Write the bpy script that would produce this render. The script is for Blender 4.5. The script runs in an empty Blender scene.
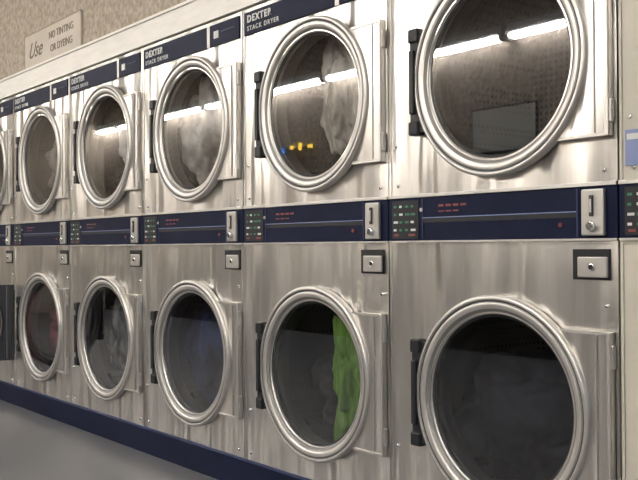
import bpy, bmesh, math, random
from mathutils import Vector, Matrix, noise
random.seed(4)
S=bpy.context.scene
S.view_settings.view_transform='Standard'
S.view_settings.exposure=0.0
W=0.849
# ---------------------------------------------------------------- materials
def mat(name,color=(.8,.8,.8),metal=0,rough=.5,emit=None,es=0,spec=.5):
    m=bpy.data.materials.new(name); m.use_nodes=True
    b=m.node_tree.nodes['Principled BSDF']
    b.inputs['Base Color'].default_value=(*color,1)
    b.inputs['Metallic'].default_value=metal
    b.inputs['Roughness'].default_value=rough
    b.inputs['Specular IOR Level'].default_value=spec
    if emit:
        b.inputs['Emission Color'].default_value=(*emit,1)
        b.inputs['Emission Strength'].default_value=es
    return m
def noisy(m,c1,c2,scale=(1,1,1),ns=5,detail=4,lo=.35,hi=.65,bump=0,dist=.01,rr=None,coord='Object',kind='noise'):
    nt=m.node_tree; N=nt.nodes; L=nt.links; b=N['Principled BSDF']
    tc=N.new('ShaderNodeTexCoord'); mp=N.new('ShaderNodeMapping')
    mp.inputs['Scale'].default_value=scale
    L.new(tc.outputs[coord],mp.inputs['Vector'])
    n=N.new('ShaderNodeTexNoise'); n.inputs['Scale'].default_value=ns; n.inputs['Detail'].default_value=detail
    out=n.outputs['Fac']
    L.new(mp.outputs['Vector'],n.inputs['Vector'])
    r=N.new('ShaderNodeValToRGB'); r.color_ramp.elements[0].position=lo; r.color_ramp.elements[1].position=hi
    r.color_ramp.elements[0].color=(*c1,1); r.color_ramp.elements[1].color=(*c2,1)
    L.new(out,r.inputs['Fac']); L.new(r.outputs['Color'],b.inputs['Base Color'])
    if rr:
        mr=N.new('ShaderNodeMapRange'); mr.inputs['To Min'].default_value=rr[0]; mr.inputs['To Max'].default_value=rr[1]
        L.new(out,mr.inputs['Value']); L.new(mr.outputs['Result'],b.inputs['Roughness'])
    if bump:
        bp=N.new('ShaderNodeBump'); bp.inputs['Strength'].default_value=bump; bp.inputs['Distance'].default_value=dist
        L.new(out,bp.inputs['Height']); L.new(bp.outputs['Normal'],b.inputs['Normal'])
    return m
def warp(m,scale,strength,dist):
    """gentle sheet-metal waviness"""
    nt=m.node_tree;N=nt.nodes;L=nt.links
    mp=N.new('ShaderNodeMapping');mp.inputs['Scale'].default_value=scale
    n=N.new('ShaderNodeTexNoise');n.inputs['Scale'].default_value=1;n.inputs['Detail'].default_value=1.5
    g=N.new('ShaderNodeNewGeometry')
    bp=N.new('ShaderNodeBump');bp.inputs['Strength'].default_value=strength;bp.inputs['Distance'].default_value=dist
    L.new(g.outputs['Position'],mp.inputs['Vector']);L.new(mp.outputs['Vector'],n.inputs['Vector'])
    L.new(n.outputs['Fac'],bp.inputs['Height']);L.new(bp.outputs['Normal'],N['Principled BSDF'].inputs['Normal'])
steel=noisy(mat('brushed_steel',metal=1.0,rough=.34),(.71,.68,.64),(.745,.715,.675),scale=(40,40,1.0),ns=3,rr=(.29,.37))
warp(steel,(9,9,1.3),1.0,.05)
steel_dark=noisy(mat('steel_painted_dark_reflection',metal=.8,rough=.4),(.05,.05,.055),(.08,.08,.085),scale=(40,40,1.0),ns=3)  # open door's dark reflection painted into its steel colour
ringm=noisy(mat('ring_steel',metal=.85,rough=.42),(.55,.53,.50),(.61,.585,.555),ns=8,rr=(.38,.46))
ring_in=mat('ring_inner_grey',(.22,.21,.20),.4,.55)
gasket=mat('gasket_black',(.02,.02,.022),0,.6)
black=mat('black_plastic',(.012,.012,.014),0,.5,spec=.3)
blue=noisy(mat('navy_panel',spec=.10,rough=.5),(.005,.007,.022),(.007,.010,.030),ns=6)
bluepale=mat('navy_pale',(.03,.04,.09),0,.5,spec=.2)  # paler navy for divider lines and kick plate edge
white=mat('white_print',(.55,.55,.53),0,.5)
red=mat('red_print',(.16,.03,.03),0,.5)
green=mat('green_print',(.02,.13,.08),0,.5)
coin=mat('coin_metal',(.48,.46,.43),.8,.42)
dark=mat('cabinet_dark',(.05,.05,.055),.3,.6)
chrome=mat('screw_chrome',(.8,.8,.8),1,.2)
enamel=noisy(mat('beige_enamel',rough=.4,spec=.3),(.45,.42,.36),(.51,.475,.40),ns=4)
greylab=mat('grey_blue_label',(.16,.2,.36),0,.4)
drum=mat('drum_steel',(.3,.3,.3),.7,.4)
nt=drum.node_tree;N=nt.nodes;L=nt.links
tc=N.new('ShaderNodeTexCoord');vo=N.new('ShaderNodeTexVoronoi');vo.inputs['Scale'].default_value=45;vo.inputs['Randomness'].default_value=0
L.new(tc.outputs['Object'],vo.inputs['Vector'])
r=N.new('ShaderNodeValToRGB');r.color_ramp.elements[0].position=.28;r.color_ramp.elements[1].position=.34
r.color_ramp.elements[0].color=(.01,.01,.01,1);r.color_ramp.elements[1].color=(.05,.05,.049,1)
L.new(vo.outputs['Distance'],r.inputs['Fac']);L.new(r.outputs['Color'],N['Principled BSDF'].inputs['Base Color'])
# glass
glass=bpy.data.materials.new('door_glass');glass.use_nodes=True
nt=glass.node_tree;N=nt.nodes;L=nt.links;N.clear()
o=N.new('ShaderNodeOutputMaterial');mx=N.new('ShaderNodeMixShader');t=N.new('ShaderNodeBsdfTransparent');g=N.new('ShaderNodeBsdfGlossy')
t.inputs['Color'].default_value=(.8,.81,.82,1);g.inputs['Roughness'].default_value=.02;g.inputs['Color'].default_value=(.95,.96,1,1)
fr=N.new('ShaderNodeFresnel');fr.inputs['IOR'].default_value=1.5
ma=N.new('ShaderNodeMath');ma.operation='MULTIPLY_ADD';ma.inputs[1].default_value=1.4;ma.inputs[2].default_value=.04
L.new(fr.outputs[0],ma.inputs[0]);L.new(ma.outputs[0],mx.inputs[0]);L.new(t.outputs[0],mx.inputs[1]);L.new(g.outputs[0],mx.inputs[2]);L.new(mx.outputs[0],o.inputs[0])
# ---------------------------------------------------------------- mesh helpers
class MB:
    def __init__(s,name): s.bm=bmesh.new(); s.name=name; s.mats=[]
    def mi(s,m):
        if m not in s.mats: s.mats.append(m)
        return s.mats.index(m)
    def box(s,x0,x1,y0,y1,z0,z1,m,bev=0):
        k=s.mi(m)
        vs=[s.bm.verts.new((x,y,z)) for x in (x0,x1) for y in (y0,y1) for z in (z0,z1)]
        F=[(0,1,3,2),(4,6,7,5),(0,4,5,1),(2,3,7,6),(0,2,6,4),(1,5,7,3)]
        fs=[s.bm.faces.new([vs[i] for i in f]) for f in F]
        for f in fs: f.material_index=k
        if bev:
            es=list({e for f in fs for e in f.edges})
            rr=bmesh.ops.bevel(s.bm,geom=es,offset=bev,segments=2,affect='EDGES',profile=.5)
            for f in rr['faces']: f.material_index=k
    def lathe(s,cx,cz,prof,mats,seg=72,cap=None):
        rings=[]
        for r,y in prof:
            rings.append([s.bm.verts.new((cx+r*math.cos(2*math.pi*i/seg),y,cz+r*math.sin(2*math.pi*i/seg))) for i in range(seg)])
        for j in range(len(prof)-1):
            k=s.mi(mats[j] if isinstance(mats,list) else mats)
            for i in range(seg):
                f=s.bm.faces.new([rings[j][i],rings[j][(i+1)%seg],rings[j+1][(i+1)%seg],rings[j+1][i]]); f.material_index=k; f.smooth=True
        if cap:
            f=s.bm.faces.new(rings[-1]); f.material_index=s.mi(cap)
    def starring(s,cx,cz,rin,outer,y0,y1,m,extra=(),seg=96):
        k=s.mi(m)
        A=sorted(set([round(2*math.pi*i/seg,6) for i in range(seg)]+[round(e%(2*math.pi),6) for e in extra]))
        def P(rf,y): return [s.bm.verts.new((cx+rf(a)*math.cos(a),y,cz+rf(a)*math.sin(a))) for a in A]
        inn=P(lambda a:rin,y1);out=P(outer,y1);outb=P(outer,y0);innb=P(lambda a:rin,y0)
        n=len(A)
        for i in range(n):
            j=(i+1)%n
            for q in ((inn[i],inn[j],out[j],out[i]),(out[i],out[j],outb[j],outb[i]),(innb[i],innb[j],inn[j],inn[i])):
                f=s.bm.faces.new(q);f.material_index=k
    def prism(s,pts,y0,y1,m,bev=0):
        k=s.mi(m)
        a=[s.bm.verts.new((x,y0,z)) for x,z in pts];b=[s.bm.verts.new((x,y1,z)) for x,z in pts]
        s.bm.faces.new(a).material_index=k; s.bm.faces.new(b[::-1]).material_index=k
        for i in range(len(pts)):
            j=(i+1)%len(pts); s.bm.faces.new([a[i],b[i],b[j],a[j]]).material_index=k
    def done(s,recalc=True):
        if recalc: bmesh.ops.recalc_face_normals(s.bm,faces=s.bm.faces)
        me=bpy.data.meshes.new(s.name); s.bm.to_mesh(me); s.bm.free()
        for m in s.mats: me.materials.append(m)
        return me
def link(name,data,parent=None,loc=(0,0,0),rot=(0,0,0)):
    ob=bpy.data.objects.new(name,data); S.collection.objects.link(ob)
    ob.location=loc; ob.rotation_euler=rot
    if parent: ob.parent=parent
    return ob
def rect_outer(cx,cz,x0,x1,z0,z1):
    def f(a):
        c,s=math.cos(a),math.sin(a); t=1e9
        if c>1e-6:t=min(t,(x1-cx)/c)
        if c<-1e-6:t=min(t,(x0-cx)/c)
        if s>1e-6:t=min(t,(z1-cz)/s)
        if s<-1e-6:t=min(t,(z0-cz)/s)
        return t
    ex=[math.atan2(z-cz,x-cx) for x in(x0,x1) for z in(z0,z1)]
    return f,ex
CX=.034; ZL=.515; ZU=1.483; H=W/2-.003
KICK=.125; MID0=.982; MID1=1.134; TOP=1.92
def cabinet_mesh():
    m=MB('cabinet')
    m.box(-H,-H+.01,.02,.75,.0,TOP,dark); m.box(H-.01,H,.02,.75,.0,TOP,dark)
    m.box(-H+.01,H-.01,.74,.75,.0,TOP,dark); m.box(-H+.01,H-.01,.02,.74,TOP-.01,TOP,dark)
    m.box(-H+.01,H-.01,.02,.74,MID0+.02,MID0+.03,dark)
    return m.done()
def face_mesh(name,cz,z0,z1,mm):
    m=MB(name); f,ex=rect_outer(CX,cz,-H,H,z0,z1)
    m.starring(CX,cz,.262,f,.02,0,mm,ex)
    m.box(-H,-H+.008,-.004,0,z0,z1,mm); m.box(H-.008,H,-.004,0,z0,z1,mm)
    m.box(-H+.008,H-.008,-.003,0,z1-.008,z1,mm)
    return m.done()
def screws_mesh(cz,z0,z1):
    m=MB('screws')
    for x,z in((-H+.03,cz-.19),(H-.035,z1-.03 if cz>1 else z1-.17),(-H+.04,z0+.03),(H-.04,z0+.03)):
        m.lathe(x,z,[(.006,0),(.006,-.004),(.004,-.006)],chrome,seg=12,cap=chrome)
    return m.done()
def drum_mesh(cz):
    m=MB('drum')
    m.lathe(CX,cz,[(.262,.018),(.262,.07),(.36,.072),(.365,.62)],[ring_in,drum,drum],cap=drum)
    for k in range(3):
        a=math.radians(90+120*k+20); c,s=math.cos(a),math.sin(a)
        pts=[]
        for rr,dw in((.36,-.045),(.28,-.015),(.28,.015),(.36,.045)):
            pts.append((CX+rr*c-dw*s,cz+rr*s+dw*c))
        m.prism(pts,.10,.60,drum)
    m.lathe(CX,cz,[(.10,.62),(.10,.60),(.08,.59)],drum,seg=32,cap=drum)
    return m.done()
HX=.412
def door_mesh(steel=steel,ringm=ringm):
    m=MB('door'); c0=CX-HX; PR=-c0-.002; PZ=.233
    def outer(a):
        c,s=math.cos(a),math.sin(a); r=.306
        if c>0:
            t=min(PR/c, PZ/max(abs(s),1e-6)); r=max(r,t)
        return r
    ca=math.atan2(PZ,PR); cb=math.asin(PZ/.306)
    m.starring(c0,0,.262,outer,-.004,-.020,steel,[ca,-ca,cb,-cb],seg=120)
    x1=c0+PR
    m.box(x1-.010,x1,-.027,-.020,-PZ,PZ,ringm,.002)
    m.box(c0+.23,x1-.010,-.024,-.020,PZ-.008,PZ,ringm); m.box(c0+.23,x1-.010,-.024,-.020,-PZ,-PZ+.008,ringm)
    m.box(x1-.045,x1-.041,-.022,-.020,-PZ+.01,PZ-.01,ring_in)
    # round bezel: crisp outer band, groove, sloped inner ring
    m.lathe(c0,0,[(.313,-.004),(.315,-.026),(.311,-.033),(.303,-.034),(.300,-.030),(.296,-.029),(.293,-.032),(.276,-.027),(.274,-.024),(.262,-.017),(.260,-.012),(.252,-.010)],
        [ringm,ringm,ringm,ring_in,gasket,ring_in,ringm,ring_in,ring_in,ringm,gasket])
    m.lathe(c0,0,[(.262,-.004),(.250,-.004)],[ring_in])
    # slim black handle strip at far side
    pts=[(c0-.328,-.15),(c0-.328,.15),(c0-.318,.163)]
    for i in range(13):
        a=math.radians(150+60*i/12); pts.append((c0+.306*math.cos(a),.312*math.sin(a)))
    pts.append((c0-.318,-.163))
    m.prism(pts,-.002,-.032,black)
    m.box(c0-.326,c0-.306,-.042,-.030,-.10,.10,black,.004)
    for z in(-.145,.145): m.box(c0-.332,c0-.29,-.040,-.004,z-.022,z+.022,black,.006)
    for z in(-.17,.17): m.box(x1-.004,x1+.006,-.022,-.006,z-.03,z+.03,ringm,.003)
    return m.done()
def glass_mesh():
    m=MB('glass'); c0=CX-HX
    m.mi(glass); seg=72
    m.bm.faces.new([m.bm.verts.new((c0+.254*math.cos(2*math.pi*i/seg),-.012,.254*math.sin(2*math.pi*i/seg))) for i in range(seg)])
    return m.done(False)
def control_mesh():
    m=MB('control_panel')
    m.box(-H,H,-.006,.02,MID0,MID1,blue)
    m.box(-H,H,-.012,-.006,MID1-.010,MID1,ringm,.001)
    m.box(-H,H,-.010,-.006,MID0,MID0+.006,ringm)
    m.box(-.27,.30,-.0085,-.006,1.058,1.0605,greylab)
    m.box(-.27,.30,-.0075,-.006,1.044,1.058,black)
    m.box(-.27,-.266,-.0085,-.006,MID0+.01,MID1-.014,bluepale); m.box(.30,.304,-.0085,-.006,MID0+.01,MID1-.014,bluepale)
    m.box(-.405,-.285,-.0085,-.006,.995,1.116,black)
    for z in(1.10,1.075,1.05,1.025):
        for i in range(4):
            x=-.397+i*.026
            m.box(x,x+random.uniform(.010,.022),-.0095,-.0085,z-.006,z+.001,green if (i+int(z*100))%3 else white)
    m.box(-.395,-.375,-.0095,-.0085,1.003,1.010,red); m.box(-.33,-.30,-.0095,-.0085,1.003,1.010,red)
    for i in range(4): m.box(-.20+i*.03,-.178+i*.03,-.0075,-.006,1.092,1.099,red)
    for i in range(3): m.box(-.20+i*.03,-.178+i*.03,-.0075,-.006,1.076,1.080,red)
    m.box(.322,.390,-.020,-.006,.995,1.116,coin,.004)
    m.box(.349,.361,-.025,-.020,1.045,1.10,dark,.002)
    m.box(.352,.358,-.027,-.025,1.055,1.09,coin)
    m.lathe(.355,1.02,[(.014,-.020),(.014,-.028),(.010,-.032)],chrome,seg=20,cap=chrome)
    m.lathe(-.272,1.085,[(.006,-.006),(.006,-.011)],coin,seg=12,cap=coin)
    m.lathe(.25,1.025,[(.006,-.006),(.006,-.011)],red,seg=12,cap=red)
    return m.done()
def header_mesh():
    m=MB('header_label')
    m.box(-H+.012,.155,-.007,0,1.815,1.905,blue,.001); m.box(.18,H-.02,-.007,0,1.815,1.905,blue,.001)
    m.box(.155,.18,-.005,0,1.815,1.905,coin)
    m.box(.215,.25,-.009,-.007,1.845,1.875,white); m.box(.27,.37,-.009,-.007,1.865,1.870,bluepale)
    return m.done()
def lock_mesh():
    m=MB('lock_box'); x0,x1,z0,z1=.285,.398,.880,.960
    m.box(x0,x1,-.004,.001,z0,z1,black)
    m.box(x0+.020,x1-.004,-.014,-.004,z0+.006,z1-.020,coin,.003)
    m.lathe((x0+x1)/2+.008,(z0+z1)/2-.006,[(.010,-.014),(.010,-.018),(.007,-.019)],chrome,seg=20,cap=black)
    return m.done()
def kick_mesh():
    m=MB('kick_plate')
    m.box(-W/2,W/2,.0,.02,.0,KICK-.010,blue); m.box(-W/2,W/2,-.006,.02,KICK-.010,KICK,bluepale)
    return m.done()
cab=cabinet_mesh(); fU=face_mesh('upper_face',ZU,MID1,TOP,steel); fL=face_mesh('lower_face',ZL,KICK,MID0,steel)
fUe=face_mesh('upper_face_enamel',ZU,MID1,TOP,enamel); fLe=face_mesh('lower_face_enamel',ZL,KICK,MID0,enamel)
scU=screws_mesh(ZU,MID1,TOP); scL=screws_mesh(ZL,KICK,MID0)
dU=drum_mesh(ZU); dL=drum_mesh(ZL); door=door_mesh(); door_dk=door_mesh(steel_dark,steel_dark); gl=glass_mesh(); ctl=control_mesh(); hdr=header_mesh(); lock=lock_mesh(); kick=kick_mesh()
def text(body,size,m,ext=.0008,align='LEFT',shear=0,off=.0006):
    c=bpy.data.curves.new('text_'+body.split()[0].lower(),'FONT'); c.body=body;c.size=size;c.extrude=ext;c.align_x=align;c.shear=shear
    c.offset=off
    c.materials.append(m); return c
t1=text('DEXTER',.038,white,off=.0014); t2=text('STACK DRYER',.026,white,off=.0004)
t1.space_character=1.25; t2.space_character=1.35
def dryer(n,open_lower=False,en=False):
    e=link('stacked_dryer',None,loc=(-W*(n-.5),0,0)); e.empty_display_size=.2
    link('cabinet',cab,e); link('upper_face_panel',fUe if en else fU,e); link('lower_face_panel',fLe if en else fL,e)
    link('upper_screws',scU,e); link('lower_screws',scL,e)
    link('upper_drum',dU,e); link('lower_drum',dL,e)
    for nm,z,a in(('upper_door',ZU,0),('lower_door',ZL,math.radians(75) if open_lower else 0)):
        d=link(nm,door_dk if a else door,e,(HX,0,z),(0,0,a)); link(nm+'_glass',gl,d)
    link('control_panel',ctl,e); link('header_label',hdr,e); link('lock_box',lock,e); link('kick_plate',kick,e)
    link('header_text_brand',t1,e,(-.385,-.0085,1.864),(math.pi/2,0,0)); link('header_text_type',t2,e,(-.385,-.0085,1.830),(math.pi/2,0,0))
    if en:
        m=MB('service_sticker'); m.box(-.405,-.32,-.004,-.0005,1.17,1.26,greylab); m.box(-.40,-.33,-.005,-.004,1.235,1.25,white)
        link('service_sticker',m.done(),e)
    return e
dryer(0,en=True)
for n in range(1,12): dryer(n,open_lower=(n==6))
# ---------------------------------------------------------------- laundry
def laundry(name,n,cz,dx,dz,y,sx,sy,sz,color,color2=None,seed=0,sub=5,amp=.35,ns=7,scale=(1,1,1)):
    bm=bmesh.new(); bmesh.ops.create_icosphere(bm,subdivisions=sub,radius=1)
    off=Vector((seed*3.1,seed*1.7,seed*.9))
    for v in bm.verts:
        p=v.co.copy()
        d=noise.noise(p*1.6+off)*amp+abs(noise.noise(p*3.5+off))*amp*.7+abs(noise.noise(p*8+off))*amp*.18
        q=p*(1-.1+d)
        v.co=Vector((q.x*sx,q.y*sy,q.z*sz))
    for f in bm.faces:f.smooth=True
    me=bpy.data.meshes.new(name);bm.to_mesh(me);bm.free()
    m=mat(name+'_cloth',color,0,.9,spec=.2)
    noisy(m,color,color2 or tuple(c*1.5 for c in color),ns=ns,lo=.4,hi=.6,bump=.3,dist=.01,scale=scale)
    me.materials.append(m)
    R=.345
    for v in me.vertices:
        x,z=v.co.x+dx,v.co.z+dz; rr=math.hypot(x,z)
        if rr>R: v.co.x=x*R/rr-dx; v.co.z=z*R/rr-dz
        v.co.y=max(.080-y,min(.56-y,v.co.y))
    return link(name,me,loc=(-W*(n-.5)+CX+dx,y,cz+dz))
laundry('dark_laundry_pile',1,ZL,-.12,-.09,.28,.25,.19,.20,(.010,.010,.013),(.035,.035,.05),1)
laundry('dark_laundry_pile',2,ZL,-.16,-.12,.34,.18,.18,.17,(.015,.015,.016),(.05,.05,.05),2)
laundry('green_towel',2,ZL,.04,-.05,.16,.085,.075,.22,(.13,.30,.04),(.26,.46,.10),3,scale=(6,6,1),amp=.5)
laundry('navy_laundry_pile',3,ZL,-.14,-.01,.24,.20,.15,.26,(.010,.016,.05),(.035,.06,.17),4)
laundry('black_laundry_pile',4,ZL,-.13,-.04,.24,.20,.15,.24,(.012,.012,.015),(.35,.35,.35),5,ns=3,scale=(4,4,.5))
laundry('red_laundry_pile',5,ZL,-.10,-.02,.24,.22,.15,.25,(.02,.015,.02),(.28,.05,.07),6,ns=4)
laundry('light_laundry_pile',2,ZU,-.02,.06,.20,.13,.11,.26,(.35,.32,.27),(.85,.8,.72),7,scale=(3,3,1))
laundry('white_laundry_pile',3,ZU,-.12,-.0,.20,.20,.115,.27,(.35,.33,.30),(.95,.92,.87),8)
laundry('dark_laundry_pile',4,ZU,-.15,-.14,.34,.18,.18,.15,(.03,.03,.03),(.1,.1,.1),9)
laundry('white_sock',4,ZU,-.04,.03,.13,.055,.04,.085,(.85,.85,.82),(.95,.95,.92),10,4)
laundry('grey_laundry_pile',5,ZU,-.1,-.05,.28,.2,.18,.2,(.08,.08,.09),(.25,.24,.24),11)
# ---------------------------------------------------------------- room
X0,X1,Y0,Y1,ZC=-12.0,4.5,-4.3,1.0,3.4
def simple(name,boxes,bev=0):
    m=MB(name)
    for b in boxes: m.box(*b[:6],b[6],bev)
    return link(name,m.done())
wallm=noisy(mat('speckled_wall',rough=.9,spec=.2),(.26,.22,.175),(.41,.36,.295),ns=34,detail=8,lo=.34,hi=.66,bump=.25,dist=.008)
wallo=noisy(mat('speckled_wall_far',rough=.9,spec=.2),(.20,.165,.13),(.62,.54,.45),ns=20,detail=8,lo=.36,hi=.62,bump=.3,dist=.008)
darkw=noisy(mat('dark_wainscot',rough=.6),(.022,.019,.016),(.04,.035,.03),ns=6)
floorm=noisy(mat('vinyl_floor',rough=.35,spec=.5),(.10,.10,.105),(.13,.13,.135),ns=3,detail=8,rr=(.26,.40))
ceilm=noisy(mat('ceiling_tile',rough=.9),(.55,.54,.5),(.65,.64,.6),ns=30)
trimm=noisy(mat('white_fascia',rough=.6),(.66,.63,.58),(.76,.73,.68),scale=(2,1,12),ns=3,lo=.3,hi=.7)
simple('floor',[(X0,X1,Y0,Y1,-.1,0,floorm)])
simple('ceiling',[(X0,X1,Y0,Y1,ZC,ZC+.1,ceilm)])
simple('wall_rear',[(X0,X1,Y1,Y1+.1,0,ZC,wallm)])
simple('wall_bulkhead',[(X0,X1,.005,.12,2.05,ZC,wallm)])
xl=-W*11; xr=W
simple('wall_filler_left',[(X0,xl-.002,.005,.12,0,2.048,wallm)])
simple('wall_filler_right',[(xr+.002,X1,.005,.12,0,2.048,wallm)])
simple('trim_1',[(xl,xr,-.012,.05,TOP+.006,2.048,trimm),(xl,xr,-.02,-.012,2.036,2.048,trimm),(xl,xr,-.016,-.012,TOP+.006,TOP+.014,trimm)])
simple('wall_opposite',[(X0,X1,Y0-.1,Y0,1.55,ZC,wallo),(X0,X1,Y0-.1,Y0,0,1.55,darkw)])
simple('wall_left',[(X0-.1,X0,Y0-.1,Y1,0,ZC,wallm)])
simple('wall_right',[(X1,X1+.1,Y0-.1,-3.9,0,ZC,wallm),(X1,X1+.1,-.6,Y1,0,ZC,wallm),(X1,X1+.1,-3.9,-.6,0,.7,wallm),(X1,X1+.1,-3.9,-.6,2.7,ZC,wallm)])
simple('window_1',[(X1+.02,X1+.07,y,y+.05,.7,2.7,coin) for y in(-3.9,-2.275,-.65)]+[(X1+.02,X1+.07,-3.85,-.65,z,z+.05,coin) for z in(.7,2.65)])
# wall sign
e=link('paper_sign',None,loc=(-3.63,0,2.15)); e.empty_display_size=.1
paper=noisy(mat('sign_paper',rough=.8),(.43,.385,.32),(.50,.45,.385),ns=5)
board=noisy(mat('notice_white',rough=.7),(.8,.78,.72),(.88,.86,.8),ns=5)
m=MB('sign_board'); m.box(-.40,.40,-.012,.004,-.10,.095,paper,.002)
fr_=mat('sign_edge',(.25,.21,.16),0,.7)
m.box(-.40,.40,-.014,-.010,.091,.096,fr_); m.box(-.40,-.397,-.014,-.010,-.10,.095,fr_)
link('sign_board',m.done(),e)
ink=mat('sign_ink',(.13,.105,.08),0,.8)
link('sign_script',text('Use',.13,ink,shear=.5,off=0),e,(-.34,-.013,-.05),(math.pi/2,0,0))
link('sign_line_top',text('NO TINTING',.058,ink,off=0),e,(-.03,-.013,.015),(math.pi/2,0,0))
link('sign_line_bottom',text('OR DYEING',.058,ink,off=0),e,(-.01,-.013,-.06),(math.pi/2,0,0))
# fluorescent wall battens
tube=mat('fluorescent_tube',(1,1,1),0,.5,(1,.97,.93),72)
hous=mat('fixture_white',(.75,.75,.73),0,.5)
mb=MB('fixture'); mb.box(-.6,.6,-.12,-.02,.03,.10,hous,.004)
mt=MB('tubes')
def tubemesh(m,yc,zc):
    seg=14;R=.022;k=m.mi(tube)
    a=[[m.bm.verts.new((x,yc+R*math.cos(2*math.pi*i/seg),zc+R*math.sin(2*math.pi*i/seg))) for i in range(seg)] for x in(-.57,.57)]
    for i in range(seg): m.bm.faces.new([a[0][i],a[0][(i+1)%seg],a[1][(i+1)%seg],a[1][i]]).material_index=k
    for r in a: m.bm.faces.new(r).material_index=k
tubemesh(mt,-.04,0);tubemesh(mt,-.10,0)
mb.box(-.6,-.57,-.13,-.01,-.03,.03,hous); mb.box(.57,.6,-.13,-.01,-.03,.03,hous)
mb=mb.done();mt=mt.done()
x=-3.8-.625-1.25*6
while x<3.5:
    e=link('fluorescent_light_fixture',None,loc=(x,Y0+.15,2.80)); link('housing',mb,e); link('tubes',mt,e); x+=1.25
pan=mat('added_fill_glow',(1,1,1),0,.5,(1,.97,.93),15)  # unseen overhead panels, added as extra light on the dryer row
mc=MB('added_fill_panel');mc.box(-.62,.62,-.32,.32,-.05,0,hous); mc.box(-.59,.59,-.29,.29,-.056,-.05,pan); mc=mc.done()
for xx in(-9,-6.5,-4,-1.5,1.0): 
    link('added_ceiling_fill',mc,loc=(xx,-2.1,ZC-.001))
simple('notice_board',[(-4.25,-3.55,Y0-.01,Y0+.03,1.82,2.2,board),(-4.27,-3.53,Y0-.01,Y0+.02,1.80,2.22,black)])
ye=mat('neon_yellow',(1,.6,.05),0,.5,(1,.65,.08),7); bl=mat('neon_blue',(.1,.3,1),0,.5,(.1,.3,1),3)
simple('neon_sign',[(-7.03,-6.98,Y0+.02,Y0+.04,2.1,2.14,ye),(-6.87,-6.83,Y0+.02,Y0+.04,2.08,2.16,ye),(-6.7,-6.63,Y0+.02,Y0+.04,2.09,2.13,ye),(-7.2,-7.16,Y0+.02,Y0+.04,2.07,2.13,bl),(-7.2,-6.63,Y0-.01,Y0+.02,2.095,2.11,black),(-7.19,-7.17,Y0-.01,Y0+.02,2.07,2.095,black)])
w=bpy.data.worlds.new('World');S.world=w;w.use_nodes=True
nt=w.node_tree; sky=nt.nodes.new('ShaderNodeTexSky'); sky.sky_type='NISHITA'; sky.sun_disc=False; sky.sun_elevation=math.radians(40)
nt.links.new(sky.outputs[0],nt.nodes['Background'].inputs[0]); nt.nodes['Background'].inputs[1].default_value=.25
# ---------------------------------------------------------------- camera
f=900.; th=math.atan2(722,f); v=Vector((-math.cos(th),math.sin(th),0)); r=Vector((math.sin(th),math.cos(th),0)); u=Vector((0,0,1))
Z=2.284; X=.764
C=-(v*Z+r*X); C.z=.97
p=math.atan(7/f); v2=v*math.cos(p)+u*math.sin(p); u2=u*math.cos(p)-v*math.sin(p)
a=math.radians(.35); r3=r*math.cos(a)-u2*math.sin(a); u3=u2*math.cos(a)+r*math.sin(a)
cam=bpy.data.cameras.new('camera'); co=link('camera',cam); S.camera=co
M=Matrix((( r3.x,u3.x,-v2.x,C.x),(r3.y,u3.y,-v2.y,C.y),(r3.z,u3.z,-v2.z,C.z),(0,0,0,1)))
co.matrix_world=M; cam.sensor_width=36; cam.lens=36*f/638; cam.clip_start=.05
